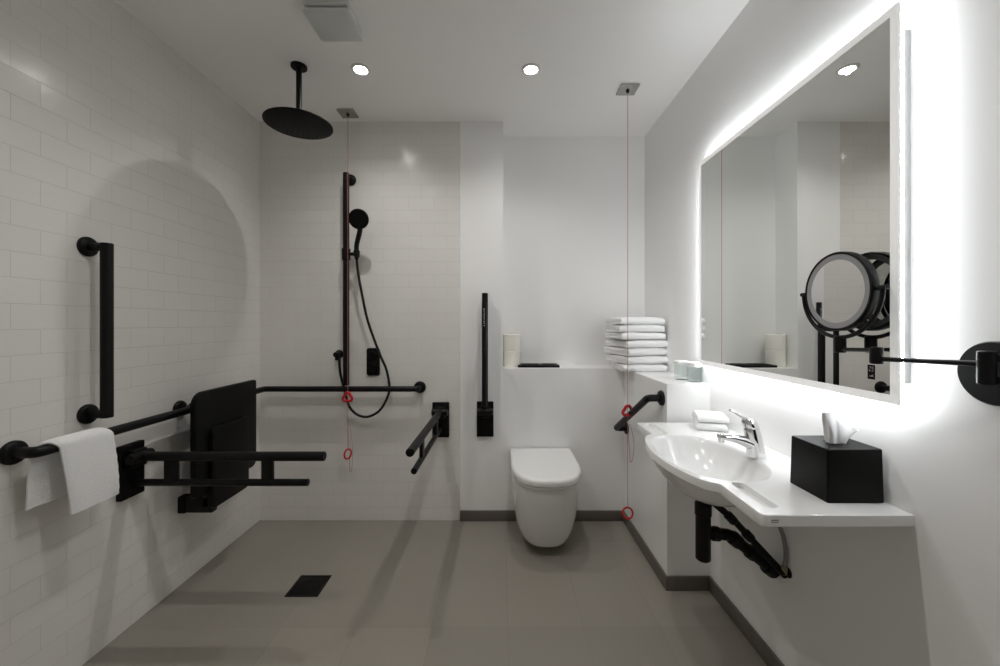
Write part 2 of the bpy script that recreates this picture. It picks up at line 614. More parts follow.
# hand shower with its hose
t = thing('hand_shower', 'round black hand shower in its slider with a looping hose', 'hand shower', (bmh[0], bmh[1], ZS))
hc = P(359, 219, 2.245)
ax = Vector((0, -0.96, -0.28)).normalized()
bm = bm_new()
add_lathe(bm, [(0, -0.014), (0.030, -0.013), (0.052, -0.006), (0.057, 0.002), (0.057, 0.009), (0.054, 0.012), (0, 0.012)], hc, ax, 48)
obj('head', bm, 'black_dark', t)
bm = bm_new()
add_tube(bm, spline([hc + Vector((0, 0.012, -0.03)), hc + Vector((-0.002, 0.018, -0.065)), Vector((bmh[0], bmh[1], ZS + 0.05)), Vector((bmh[0], bmh[1], ZS)), Vector((bmh[0], bmh[1], ZS - 0.034))], 6),
         [0.014] * 10 + [0.0135] * 9 + [0.011] * 6, 18)
obj('handle', bm, 'black', t)
bm = bm_new()
hp = [Vector((bmh[0], bmh[1], ZS - 0.03)), P(358, 272, 2.285), P(361.5, 292, 2.30), P(367, 318, 2.32), P(374, 339, 2.335), P(381, 357, 2.338), P(386.5, 370, 2.348), P(389.3, 386, 2.356),
      P(387.5, 397, 2.35), P(380, 410, 2.335), P(369, 416.5, 2.33), P(359, 415.5, 2.33), P(351, 409, 2.335), P(347, 400, 2.345), P(344, 388, 2.356), P(340.5, 374, 2.348), P(339.4, 362, 2.343), P(339.4, 356, 2.343)]
add_tube(bm, spline(hp, 8), 0.0075, 12)
obj('hose', bm, 'hose', t)

oc = P(339.4, 354, YB)
t = thing('hose_outlet', 'small round black wall outlet elbow feeding the shower hose', 'wall outlet', oc)
bm = bm_new()
flange(bm, (oc.x, YB, oc.z), (0, -1, 0), 0.025, 0.010)
obj('flange', bm, 'black', t)
bm = bm_new()
add_tube(bm, [(oc.x, YB - 0.008, oc.z), (oc.x, YB - 0.058, oc.z)], 0.0155, 18, round_end=0.003)
add_tube(bm, [(oc.x, 2.343, oc.z), (oc.x, 2.343, oc.z - 0.034)], 0.0105, 14)
obj('elbow', bm, 'black', t)

t = thing('shower_valve', 'black shower control plate with two round push buttons', 'shower control', (-0.768, YB, 0.874))
bm = bm_new()
add_slab(bm, rrect(0.078, 0.166, 0.014), lambda u, v, s: Vector((-0.768 + u, YB - s, 0.957 + v)), 0, 0.012, 0.003)
obj('plate', bm, 'black', t)
for dz in (0.037, -0.037):
    bm = bm_new()
    add_lathe(bm, [(0, 0), (0.025, 0), (0.025, 0.012), (0.022, 0.015), (0.010, 0.0135), (0, 0.0135)], (-0.768, YB - 0.012, 0.957 + dz), (0, -1, 0), 32)
    obj('button', bm, 'black_dark', t)

# corner rail (left wall and end wall)
ZR, XO = 0.804, XL + 0.070
t = thing('corner_grab_rail', 'long horizontal black grab rail running round the shower corner', 'grab rail', (XL, YB, ZR))
bm = bm_new()
add_tube(bm, fillet([(XL + .005, 1.176, ZR), (XO, 1.176, ZR), (XO, RY, ZR), (-0.488, RY, ZR), (-0.488, YB - .005, ZR)], 0.022), 0.0165, 18)
add_tube(bm, [(XO, 1.785, ZR), (XL + .005, 1.785, ZR)], 0.012, 14)
obj('rail', bm, 'black', t)
for c, a in (((XL, 1.176, ZR), (1, 0, 0)), ((XL, 1.785, ZR), (1, 0, 0)), ((-0.488, YB, ZR), (0, -1, 0))):
    bm = bm_new()
    flange(bm, c, a, 0.0355)
    obj('flange', bm, 'black', t)

# vertical bar on the left wall
t = thing('vertical_grab_bar', 'short vertical black grab bar on the left tiled wall', 'grab bar', (XL, 1.388, 0.870))
bm = bm_new()
z0, z1 = 0.862, 1.466
add_tube(bm, [(XO, 1.388, z0 - .004), (XO, 1.388, z1 + .004)], 0.0180, 24, round_end=0.001)
for z in (z0 + .008, z1 - .008):
    add_tube(bm, [(XL + .005, 1.388, z), (XO, 1.388, z)], 0.015, 16)
obj('bar', bm, 'black', t)
for z in (z0 + .008, z1 - .008):
    bm = bm_new()
    flange(bm, (XL, 1.388, z), (1, 0, 0), 0.0345)
    obj('flange', bm, 'black', t)


# drop-down support rails: built looking along local +x out of the wall, hinge near the plate top
def support_rail(label, loc, rotz, folded, llen=0.730, slen=0.660):
    t = thing('drop_down_rail', label, 'support rail', (0, 0, 0), 'hinged black support rails')
    xh, zh = 0.048, 0.157

    def tf(x, y, z):
        return Vector((xh - (z - zh), y, zh + (x - xh))) if folded else Vector((x, y, z))
    bm = bm_new()
    add_slab(bm, rrect(0.100, 0.208, 0.004), lambda u, v, s: Vector((s, u, 0.104 + v)), 0, 0.020, 0.002)
    obj('wall_plate', bm, 'black_dark', t)
    bm = bm_new()
    add_box(bm, 0.018, 0.050, -0.030, 0.030, 0.118, 0.186, bev=0.004)
    add_tube(bm, [(xh, -0.047, zh), (xh, 0.047, zh)], 0.0205, 24, round_end=0.003)
    obj('hinge', bm, 'black', t)
    bm = bm_new()
    add_tube(bm, [tf(xh, 0, zh), tf(xh + llen, 0, zh)], 0.0180, 24, round_end=0.0025)
    obj('upper_bar', bm, 'black', t)
    bm = bm_new()
    add_tube(bm, [tf(xh - 0.02 if not folded else xh + .05, 0, zh - 0.102), tf(xh + slen, 0, zh - 0.102)], 0.0135, 20, round_end=0.002)
    obj('lower_bar', bm, 'black', t)
    for a, b in ((0.145, 0.196), (0.523, 0.567)):
        t0 = bmesh.new()
        add_box(t0, a, b, -0.008, 0.008, zh - 0.100, zh, bev=0.002)
        for v in t0.verts:
            v.co = tf(*v.co)
        bm = bm_new()
        join(bm, t0)
        obj('brace', bm, 'black', t)
    if folded:
        bm = bm_new()
        zz = zh + slen - 0.035
        for k in range(9):
            z = zz - k * 0.0115
            add_box(bm, xh + 0.102 + 0.0128, xh + 0.102 + 0.0139, -0.003 + (k % 3) * .001, 0.003, z - 0.0085 + (k % 2) * .002, z)
        obj('printed_strip', bm, 'lettering', t, 'small pale printing near the top')
    t.location = loc
    t.rotation_euler = (0, 0, rotz)
    return t


support_rail('lowered black support rail reaching out in front of the folded shower seat', (XL, 1.541, 0.513), 0, False, 0.720, 0.656)
support_rail('lowered black support rail on the end wall beside the white column', (-0.361, YB, 0.506), -PI / 2 - 0.012, False)
support_rail('black support rail folded upright on the white column beside the toilet', (-0.095, YB, 0.510), -PI / 2, True, 0.700, 0.640)

# folded hanging shower seat
t = thing('shower_bench', 'black folding shower seat hung on the rail, folded flat', 'shower seat', (XL, 1.87, 0.355))


def on_side(yc, zc):
    return lambda u, v, s: Vector((s, yc + u, zc + v))


bm = bm_new()
add_slab(bm, rrect(0.420, 0.452, (0.012, 0.055, 0.020, 0.035), 10), on_side(1.886, 0.664), -1.322, -1.296, 0.006)
obj('backrest', bm, 'black_plastic', t)
bm = bm_new()
add_slab(bm, rrect(0.250, 0.36, (0.03, 0.03, 0.02, 0.02), 8), on_side(1.872, 0.545), -1.296, -1.272, 0.006)
obj('seat_panel', bm, 'black_plastic', t)
bm = bm_new()
for y in (1.795, 1.990):
    add_box(bm, -1.425, -1.300, y - 0.018, y + 0.018, 0.334 + (0.03 if y > 1.8 else 0), 0.405, bev=0.006)
    add_box(bm, -1.345, -1.318, y - 0.018, y + 0.018, 0.36, 0.80, bev=0.004)
add_box(bm, -1.345, -1.318, 1.795, 1.990, 0.372, 0.408, bev=0.004)
obj('frame', bm, 'black', t)
for y in (1.795, 1.990):
    bm = bm_new()
    add_box(bm, XL, -1.42, y - 0.022, y + 0.022, 0.332 + (0.03 if y > 1.8 else 0), 0.408, bev=0.006)
    obj('wall_foot', bm, 'rubber', t)
for y in (1.795, 1.990):
    bm = bm_new()
    arc = [(XO + 0.0235 * math.cos(math.radians(a)), ZR + 0.0235 * math.sin(math.radians(a))) for a in range(-30, 216, 15)]
    pts = [(-1.325, 0.72), (-1.335, 0.77)] + arc
    lo = []
    for i, (x, z) in enumerate(pts):
        a = Vector(pts[max(0, i - 1)])
        b = Vector(pts[min(len(pts) - 1, i + 1)])
        d = (b - a).normalized()
        n = Vector((-d.y, d.x)) * 0.004
        lo.append([Vector((x + n.x, y - .02, z + n.y)), Vector((x + n.x, y + .02, z + n.y)), Vector((x - n.x, y + .02, z - n.y)), Vector((x - n.x, y - .02, z - n.y))])
    add_loft(bm, lo)
    obj('hook', bm, 'black', t)

# floor drain
t = thing('floor_drain', 'square black drain grate set in the shower floor', 'drain', (-0.869, 1.788, 0))
bm = bm_new()
for a in ((-0.941, -0.797, 1.716, 1.728), (-0.941, -0.797, 1.848, 1.860), (-0.941, -0.929, 1.728, 1.848), (-0.809, -0.797, 1.728, 1.848)):
    add_box(bm, *a, 0.0, 0.003)
obj('frame', bm, 'black', t)
bm = bm_new()
add_box(bm, -0.928, -0.810, 1.729, 1.847, 0.0, 0.0026, bev=0.0005)
add_lathe(bm, [(0.030, 0.0026), (0.030, 0.0038), (0.034, 0.0038), (0.034, 0.0026)], (-0.869, 1.788, 0), (0, 0, 1), 32)
obj('grate', bm, 'black_plastic', t)


# ------------------------------------------------------------------ towels
def towel_bm(L, W, h, seed, sag=0.004, nx=22):
    """a towel folded twice over: fold roll at -y, layers seen at the x ends; base z=0, centred"""
    t = h / 4
    path = []

    def line(y0, y1, z, n):
        for k in range(n + 1):
            path.append((y0 + (y1 - y0) * k / n, z))

    def arc(yc, zc, r, a0, a1, n):
        for k in range(1, n):
            a = math.radians(a0 + (a1 - a0) * k / n)
            path.append((yc + r * math.cos(a), zc + r * math.sin(a)))
    f, bk = -W / 2, W / 2
    line(bk, f + 1.8 * t, .5 * t, 14)
    arc(f + 1.8 * t, 2 * t, 1.5 * t, 270, 90, 10)
    line(f + 1.8 * t, bk - .6 * t, 3.5 * t, 14)
    arc(bk - .6 * t, 3 * t, .5 * t, 90, -90, 6)
    line(bk - .6 * t, f + 2.4 * t, 2.5 * t, 14)
    arc(f + 2.4 * t, 2 * t, .5 * t, 90, 270, 6)
    line(f + 2.4 * t, bk - .2 * t, 1.5 * t, 14)
    n = len(path)
    th = .47 * t
    sides = []
    for sgn in (1, -1):
        s = []
        for i, (y, z) in enumerate(path):
            a, b = path[max(0, i - 1)], path[min(n - 1, i + 1)]
            dy, dz = b[0] - a[0], b[1] - a[1]
            l = math.hypot(dy, dz) or 1
            s.append((y - dz / l * th * sgn, z + dy / l * th * sgn))
        sides.append(s)
    loop = sides[0] + sides[1][::-1]
    bm = bmesh.new()
    rings = []
    for ix in range(nx + 1):
        u = ix / nx
        x = (u - .5) * L
        ring = []
        for (y, z) in loop:
            p = Vector((x, y, z))
            q = Vector((x * 9, y * 9, seed * 7.1))
            w = noise.noise(q)
            w2 = noise.noise(Vector((x * 30, y * 22, z * 60 + seed * 3.3)))
            k = z / h
            edge = abs(2 * u - 1) ** 6
            p.z = z * (1 + 0.13 * w - 0.13 * edge - 0.06) + (0.0012 * w2 if z > .1 * h else 0)
            p.y += 1.6 * sag * noise.noise(Vector((x * 6, z * 40, seed * 2.7)))
            p.x += (0.006 * noise.noise(Vector((y * 8, z * 90, seed * 5.1)))) * abs(2 * u - 1) ** 3
            ring.append(bm.verts.new(p))
        rings.append(ring)
    m = len(loop)
    for A, B in zip(rings, rings[1:]):
        for k in range(m):
            bm.faces.new((A[k], A[(k + 1) % m], B[(k + 1) % m], B[k]))
    for R in (rings[0], rings[-1]):
        for i in range(n - 1):
            bm.faces.new((R[i], R[i + 1], R[m - 2 - i], R[m - 1 - i]))
    return bm


def place_bm(bm, loc, rot):
    mt = Matrix.Translation(loc) @ Matrix.Rotation(rot, 4, 'Z')
    for v in bm.verts:
        v.co = mt @ v.co
    return bm


# stack on the ledge corner, bottom to top
names = ['bottom folded white bath towel of the stack, lying on the ledge corner',
         'second from bottom folded white bath towel of the ledge stack',
         'third from bottom folded white bath towel of the ledge stack',
         'middle folded white bath towel, fourth of seven in the ledge stack',
         'third from top folded white bath towel of the ledge stack',
         'second from top folded white bath towel of the ledge stack',
         'topmost folded white bath towel of the ledge stack']
zt = LEDGE
spec = [(0.235, 0.300, 0.044, 0.806, 2.335, math.radians(-2)),
        (0.250, 0.300, 0.045, 0.803, 2.348, math.radians(9)),
        (0.252, 0.305, 0.046, 0.800, 2.352, math.radians(12)),
        (0.245, 0.300, 0.045, 0.798, 2.345, math.radians(8)),
        (0.250, 0.290, 0.042, 0.786, 2.340, math.radians(3)),
        (0.252, 0.280, 0.043, 0.784, 2.340, math.radians(1)),
        (0.248, 0.280, 0.044, 0.782, 2.335, math.radians(3))]
for i, ((L, W, h, x, y, r), lab) in enumerate(zip(spec, names)):
    o = obj('bath_towel', place_bm(towel_bm(L, W, h, i + 1), (x, y, zt), r), 'towel', None, smooth=60)
    tag(o, lab, 'towel', 'folded bath towels on the ledge')
    zt += h * 1.0

# two folded face cloths on the basin deck
ZB = 0.755
for i, (z, x, y, r, lab) in enumerate(((ZB, 0.862, 1.630, -20, 'lower folded white face cloth on the washbasin behind the tap'),
                                       (ZB + 0.0316, 0.866, 1.634, -15, 'upper folded white face cloth on the washbasin behind the tap'))):
    o = obj('face_cloth', place_bm(towel_bm(0.112, 0.105, 0.0315, 20 + i, 0.002, 14), (x, y, z), math.radians(r)), 'towel', None, smooth=60)
    tag(o, lab, 'towel', 'folded face cloths on the washbasin')

# hand towel draped over the left rail
bm = bm_new()
r_in = 0.0180
path = []
nb, na, nf = 14, 12, 18
for k in range(nb + 1):
    path.append((XO - r_in - 0.008 * (1 - k / nb), 0.632 + (ZR - 0.632) * k / nb, 0.0))
for k in range(1, na):
    a = PI - PI * k / na
    path.append((XO + r_in * math.cos(a), ZR + r_in * math.sin(a), k / na))
for k in range(nf + 1):
    path.append((XO + r_in + 0.012 * math.sin(k / nf * 1.6), ZR - (ZR - 0.588) * k / nf, 1.0))
n = len(path)
nv = 30
th = 0.011


def tw(i, j, off):
    x, z, s = path[i]
    a, b = path[max(0, i - 1)], path[min(n - 1, i + 1)]
    dx, dz = b[0] - a[0], b[1] - a[1]
    l = math.hypot(dx, dz) or 1
    nx_, nz_ = -dz / l, dx / l
    v = j / nv
    hang = max(0.0, (ZR - z) / 0.22)
    y = 1.178 + 0.043 * s + 0.168 * v
    if s == 1.0:
        y += 0.012 * hang * (1 - v) + 0.010 * hang
    if s == 0.0:
        y += -0.004 * hang
    w = noise.noise(Vector((y * 14, z * 5, 3.0 + s))) * 0.010 * hang
    rib = 0.0011 * math.sin(z * 700) * max(0.0, (v - .86) / .14) if s == 1.0 else 0
    puff = 1 - 0.55 * abs(2 * v - 1) ** 8
    o = off * puff + (rib if off > 0 else 0)
    wob = 0.003 * noise.noise(Vector((y * 30, z * 12, 9)))
    return Vector((x + nx_ * o + (w if s == 1.0 else -abs(w) * .5), y, z + nz_ * o + wob * hang))


outer = [[bm.verts.new(tw(i, j, th)) for j in range(nv + 1)] for i in range(n)]
inner = [[bm.verts.new(tw(i, j, 0.0)) for j in range(nv + 1)] for i in range(n)]
for G, fl in ((outer, False), (inner, True)):
    for i in range(n - 1):
        for j in range(nv):
            q = (G[i][j], G[i][j + 1], G[i + 1][j + 1], G[i + 1][j])
            bm.faces.new(q[::-1] if fl else q)
for i in range(n - 1):
    bm.faces.new((outer[i][0], outer[i + 1][0], inner[i + 1][0], inner[i][0]))
    bm.faces.new((outer[i][nv], inner[i][nv], inner[i + 1][nv], outer[i + 1][nv]))
for j in range(nv):
    bm.faces.new((outer[0][j], inner[0][j], inner[0][j + 1], outer[0][j + 1]))
    bm.faces.new((outer[-1][j], outer[-1][j + 1], inner[-1][j + 1], inner[-1][j]))
o = obj('hand_towel', bm, 'towel', None, smooth=60)
tag(o, 'white hand towel draped over the black rail on the left wall', 'towel')

# ------------------------------------------------------------------ toilet
TX = 0.237


def dshape(hw, yf, z, n=2.6, yb=YB, k=40, straight=0.45):
    """D outline: flat back at yb, straight sides, superellipse front ending at yf"""
    ym = yb - (yb - yf) * straight
    out = [Vector((TX + hw, yb, z))]
    for i in range(k + 1):
        a = PI * i / k
        cx, sx = math.cos(a), math.sin(a)
        out.append(Vector((TX + hw * math.copysign(abs(cx) ** (2 / n), cx), ym - (ym - yf) * abs(sx) ** (2 / n), z)))
    out.append(Vector((TX - hw, yb, z)))
    return out


t = thing('toilet', 'white wall-hung toilet with closed lid below the ledge', 'toilet', (TX, YB, 0.045))
bm = bm_new()
prof = [(0.045, 0.104, 2.028), (0.048, 0.118, 2.010), (0.058, 0.130, 1.998), (0.085, 0.143, 1.984), (0.13, 0.156, 1.964), (0.19, 0.166, 1.943), (0.26, 0.172, 1.922), (0.33, 0.175, 1.907), (0.375, 0.176, 1.901), (0.384, 0.174, 1.904), (0.386, 0.170, 1.909)]
add_loft(bm, [dshape(hw, yf, z) for z, hw, yf in prof])
obj('bowl', bm, 'ceramic', t, smooth=50)
bm = bm_new()
add_loft(bm, [dshape(hw, yf, z, yb=YB - .012) for z, hw, yf in ((0.389, 0.176, 1.896), (0.391, 0.181, 1.889), (0.399, 0.182, 1.887), (0.401, 0.179, 1.891))])
obj('seat', bm, 'seat_white', t, smooth=50)
bm = bm_new()
add_loft(bm, [dshape(hw, yf, z, yb=YB - .012) for z, hw, yf in ((0.403, 0.179, 1.890), (0.405, 0.183, 1.884), (0.420, 0.184, 1.882), (0.430, 0.1825, 1.884), (0.435, 0.179, 1.889), (0.4375, 0.172, 1.899), (0.438, 0.16, 1.915))])
obj('lid', bm, 'seat_white', t, smooth=50)

t = thing('flush_plate', 'thin black flush plate on the ledge above the toilet', 'flush plate', (0.234, 2.475, LEDGE))
bm = bm_new()
add_slab(bm, rrect(0.255, 0.125, 0.006), lambda u, v, s: Vector((0.232 + u, 2.478 + v, LEDGE + s)), 0, 0.014, 0.003)
obj('plate', bm, 'black', t)
for dx, w in ((-0.05, 0.11), (0.065, 0.085)):
    bm = bm_new()
    add_box(bm, 0.232 + dx - w / 2, 0.232 + dx + w / 2, 2.435, 2.521, LEDGE + 0.013, LEDGE + 0.017, bev=0.0015)
    obj('button', bm, 'black_dark', t)


def toilet_roll():
    t = thing('toilet_roll', 'lower spare cream toilet roll standing in the ledge corner', 'toilet roll', (0, 0, 0), 'spare toilet rolls on the ledge')
    bm = bm_new()
    add_lathe(bm, [(0.021, 0.001), (0.050, 0), (0.0535, 0.003), (0.054, 0.05), (0.0535, 0.098), (0.050, 0.101), (0.021, 0.100), (0.021, 0.001)], (0, 0, 0), (0, 0, 1), 40)
    obj('paper', bm, 'roll', t)
    bm = bm_new()
    add_lathe(bm, [(0.0195, 0.0015), (0.0207, 0.0015), (0.0207, 0.099), (0.0195, 0.099), (0.0195, 0.0015)], (0, 0, 0), (0, 0, 1), 28)
    obj('core', bm, 'core', t)
    return t


r1 = toilet_roll()
r1.location = (0.068, 2.490, LEDGE)
dup(r1, (0.067, 2.491, LEDGE + 0.1012), 0.7, 'upper spare cream toilet roll stacked on the other in the ledge corner')

# cranked grab bar on the side of the ledge
GX = XBOX - 0.066
a0, a1 = P(0, 398, 1.82).z, P(0, 428, 2.33).z
t = thing('angled_grab_bar', 'slanting black grab bar beside the toilet under the towel stack', 'grab bar', (XBOX, 2.07, a1))
bm = bm_new()
add_tube(bm, fillet([(XBOX - .005, 1.82, a0), (GX, 1.82, a0), (GX, 2.325, a1), (XBOX - .005, 2.325, a1)], 0.022), 0.0165, 20)
obj('bar', bm, 'black', t)
for y, z in ((1.82, a0), (2.325, a1)):
    bm = bm_new()
    flange(bm, (XBOX, y, z), (-1, 0, 0), 0.0345)
    obj('flange', bm, 'black', t)


# ------------------------------------------------------------------ glasses on the ledge end
def tumbler(x, y, label):
    t = thing('glass_tumbler', label, 'glass', (x, y, LEDGE), 'capped glass tumblers on the ledge')
    bm = bm_new()
    seg = 48
    rings = []
    for r, z, rib in ((0.0, 0.0, 0), (0.026, 0.0, 0), (0.030, 0.003, 1), (0.0335, 0.078, 1), (0.0335, 0.082, 0), (0.0310, 0.082, 0), (0.0275, 0.014, 0), (0.0, 0.011, 0)):
        if r == 0:
            rings.append([bm.verts.new((x, y, LEDGE + z))])
        else:
            rings.append([bm.verts.new((x + (r + rib * .0009 * (k % 2)) * math.cos(2 * PI * k / seg), y + (r + rib * .0009 * (k % 2)) * math.sin(2 * PI * k / seg), LEDGE + z)) for k in range(seg)])
    for A, B in zip(rings, rings[1:]):
        for k in range(seg):
            if len(A) == 1:
                bm.faces.new((A[0], B[(k + 1) % seg], B[k]))
            elif len(B) == 1:
                bm.faces.new((A[k], A[(k + 1) % seg], B[0]))
            else:
                bm.faces.new((A[k], A[(k + 1) % seg], B[(k + 1) % seg], B[k]))
    obj('glass', bm, 'glass', t)
    bm = bm_new()
    add_lathe(bm, [(0.0345, 0.072), (0.0348, 0.088), (0.033, 0.0905), (0, 0.0905), (0, 0.0890), (0.0332, 0.0885), (0.0338, 0.072), (0.0345, 0.072)], (x, y, LEDGE), (0, 0, 1), 40)
    obj('cap', bm, 'cap', t, 'white card cap')
    return t


tumbler(0.872, 1.912, 'ribbed glass tumbler with white cap on the ledge, the one nearer the towel stack')
tumbler(0.899, 1.838, 'ribbed glass tumbler with white cap on the ledge, the one nearer the mirror')

# ------------------------------------------------------------------ washbasin
BX, BY = 0.672, 1.31
t = thing('washbasin', 'white wall-mounted washbasin with bulging bowl and side counters', 'washbasin', (XR, BY, ZB - 0.03))
X0, Y0, Y1 = 0.592, 0.893, 1.728
TH = 0.028


def outline_pts():
    pts = [(XR, Y0), ]
    pts += [(X0 + 0.012, Y0), (X0 + 0.003, Y0 + 0.003), (X0, Y0 + 0.012)]
    pts += [(X0, Y0 + .06), (X0, Y0 + 0.12), (X0, Y0 + 0.175)]
    for k in range(1, 36):
        u = k / 36
        y = (Y0 + .175) + (Y1 - Y0 - .35) * u
        b = 0.080 * math.sin(PI * u) ** 0.52
        pts.append((X0 - b, y))
    pts += [(X0, Y1 - .175), (X0, Y1 - .12), (X0, Y1 - .06), (X0, Y1 - 0.012), (X0 + 0.003, Y1 - 0.003), (X0 + 0.012, Y1), (XR, Y1)]
    return pts


OUT = outline_pts()


def ray_out(a):
    d = (math.cos(a), math.sin(a))
    best = None
    m = len(OUT)
    for i in range(m):
        (ax_, ay_), (bx_, by_) = OUT[i], OUT[(i + 1) % m]
        ex, ey = bx_ - ax_, by_ - ay_
        den = d[0] * ey - d[1] * ex
        if abs(den) < 1e-12:
            continue
        tt = ((ax_ - BX) * ey - (ay_ - BY) * ex) / den
        uu = ((ax_ - BX) * d[1] - (ay_ - BY) * d[0]) / den
        if tt > 0 and -1e-9 <= uu <= 1 + 1e-9:
            best = tt if best is None else max(best, tt)
    return best


def rim(a, k=1.0, grow=0.0):
    rx = (0.148 if math.cos(a) > 0 else 0.142) + grow
    ry = 0.222 + grow
    c, s = math.cos(a), math.sin(a)
    nn = 2.25
    r = (abs(c / rx) ** nn + abs(s / ry) ** nn) ** (-1 / nn)
    return r * k


angs = [2 * PI * k / 200 for k in range(200)]
for (x, y) in ((XR, Y0), (XR, Y1), (X0 + .012, Y0), (X0 + .003, Y0 + .003), (X0, Y0 + .012), (X0 + .012, Y1), (X0 + .003, Y1 - .003), (X0, Y1 - .012)):
    angs.append(math.atan2(y - BY, x - BX) % (2 * PI))
angs = sorted(set(angs))
loops = []


def lp(fn, z):
    return [Vector((BX + fn(a) * math.cos(a), BY + fn(a) * math.sin(a), z(a) if callable(z) else z)) for a in angs]


def wallfix(loop):
    for p in loop:
        p.x = min(p.x, XR)
    return loop


bowl_depth = 0.115
# inside of the bowl from the plughole outwards, then deck, edge, underside and bowl belly
loops.append(lp(lambda a: 0.020, ZB - bowl_depth - 0.004))
for k in (0.2, 0.35, 0.5, 0.64, 0.76, 0.86, 0.93, 0.975):
    loops.append(lp(lambda a, k=k: max(0.022, rim(a, k)), ZB - bowl_depth * (1 - k ** 3.6)))
loops.append(lp(lambda a: rim(a, 1.0), ZB - 0.004))
loops.append(lp(lambda a: min(rim(a, 1.0, 0.004), ray_out(a) - .004), ZB - 0.0007))
loops.append(lp(lambda a: min(rim(a, 1.0, 0.009), ray_out(a) - .004), ZB))
loops.append(lp(lambda a: ray_out(a) - 0.0035, ZB))
loops.append(lp(lambda a: ray_out(a) - 0.001, ZB - 0.001))
loops.append(lp(lambda a: ray_out(a), ZB - 0.0035))
loops.append(lp(lambda a: ray_out(a), ZB - TH + 0.004))
loops.append(lp(lambda a: ray_out(a) - 0.004, ZB - TH))
loops.append(lp(lambda a: min(rim(a, 1.0, 0.012), ray_out(a) - .0045), ZB - TH - 0.0005))
for k in (0.985, 0.95, 0.88, 0.78, 0.64, 0.48, 0.3):
    loops.append(lp(lambda a, k=k: min(rim(a, k, 0.012), ray_out(a) - .0045), ZB - TH - (bowl_depth + .012 - TH) * (1 - k ** 3.4)))
loops.append(lp(lambda a: 0.024, ZB - bowl_depth - 0.013))
bm = bm_new()
add_loft(bm, loops, cap=True)
# cut the two tray recesses
cut = bm_new()
for yc in (1.004, 2 * BY - 1.004):
    add_loft(cut, [[Vector((0.641 + u, yc + v, z)) for u, v in rrect(0.036 - i, 0.150 - i, 0.015 - i / 2, 6)] for z, i in ((ZB - 0.0165, 0.003), (ZB - 0.015, 0.0006), (ZB + 0.02, 0.0))])
bmesh.ops.recalc_face_normals(cut, faces=cut.faces[:])
slab = obj('counter_and_bowl', bm, 'solid', t, smooth=0)
cm = bpy.data.meshes.new('cut')
cut.to_mesh(cm)
cut.free()
co = bpy.data.objects.new('cut', cm)
C.objects.link(co)
bpy.context.view_layer.update()
co.location = -world_loc(t)
co.parent = t
co.location = -t.location
md = slab.modifiers.new('cut', 'BOOLEAN')
md.object = co
md.operation = 'DIFFERENCE'
md.solver = 'EXACT'
bpy.context.view_layer.update()
me = bpy.data.meshes.new_from_object(slab.evaluated_get(bpy.context.evaluated_depsgraph_get()))
slab.modifiers.clear()
slab.data = me
bpy.data.objects.remove(co)
me.set_sharp_from_angle(angle=math.radians(30))
me.polygons.foreach_set('use_smooth', [abs(p.normal.z) < 0.9995 for p in me.polygons])
bm = bm_new()
add_lathe(bm, [(0, 0.003), (0.018, 0.003), (0.022, 0.001), (0.022, -0.003), (0, -0.003)], (BX, BY, ZB - bowl_depth), (0, 0, 1), 32)
obj('plughole', bm, 'chrome', t, 'chrome waste fitting')
bm = bm_new()
add_box(bm, 0.611, 0.628, Y0 - 0.0006, Y0 + .001, ZB - 0.0125, ZB - 0.0100)
add_box(bm, 0.611, 0.628, Y0 - 0.0006, Y0 + .001, ZB - 0.0165, ZB - 0.0145)
obj('maker_mark', bm, 'mark', t, 'tiny grey printed mark on the front edge')

# tap
QX, QY = 0.832, 1.29
t = thing('basin_tap', 'chrome lever mixer tap standing on the washbasin', 'tap', (QX, QY, ZB))


def oval(cx, rx, ry, z, n=28):
    return [Vector((cx + rx * math.cos(2 * PI * k / n), QY + ry * math.sin(2 * PI * k / n), z)) for k in range(n)]


bm = bm_new()
add_loft(bm, [oval(.834, .029, .026, ZB), oval(.834, .0295, .0265, ZB + .004), oval(.832, .0275, .025, ZB + .02), oval(.827, .026, .0235, ZB + .045), oval(.822, .0255, .0235, ZB + .07), oval(.818, .0240, .0225, ZB + .088), oval(.817, .0225, .0215, ZB + .092)])
obj('body', bm, 'chrome', t, smooth=50)
bm = bm_new()
pts = spline([Vector((.828, QY, ZB + .034)), Vector((.795, QY, ZB + .049)), Vector((.755, QY, ZB + .060)), Vector((.712, QY, ZB + .065))], 6)
fr = [(0.019, .016), (0.0095, .012)]
lo = []
for i, p in enumerate(pts):
    u = i / (len(pts) - 1)
    hz, wy = .025 + (.0085 - .025) * u ** .7, .022 + (.0125 - .022) * u
    lo.append([p + Vector((0.15 * hz * math.sin(q), wy * math.cos(q), hz * math.sin(q))) for q in [2 * PI * k / 24 for k in range(24)]])
add_loft(bm, lo)
add_lathe(bm, [(0, -0.016), (0.0085, -0.016), (0.0105, -0.013), (0.0105, 0.0), (0, 0.0)], (.7195, QY, ZB + .062), (0, 0, 1), 20)
obj('spout', bm, 'chrome', t, smooth=50)
bm = bm_new()
add_loft(bm, [oval(.817, .0235, .0225, ZB + .0935), oval(.815, .0245, .0235, ZB + .097), oval(.811, .0235, .0225, ZB + .112), oval(.808, .019, .018, ZB + .120), oval(.809, .008, .008, ZB + .123)])
lo = []
for u, hw, hz in ((0, .012, .006), (.3, .012, .0055), (.7, .010, .0045), (1, .008, .0035)):
    p = Vector((.815, QY, ZB + .112)).lerp(Vector((.748, QY, ZB + .151)), u)
    lo.append([p + Vector((hz * .5 * math.sin(q), hw * math.cos(q), hz * math.sin(q))) for q in [2 * PI * k / 16 for k in range(16)]])
add_loft(bm, lo)
obj('lever', bm, 'chrome', t, smooth=50)

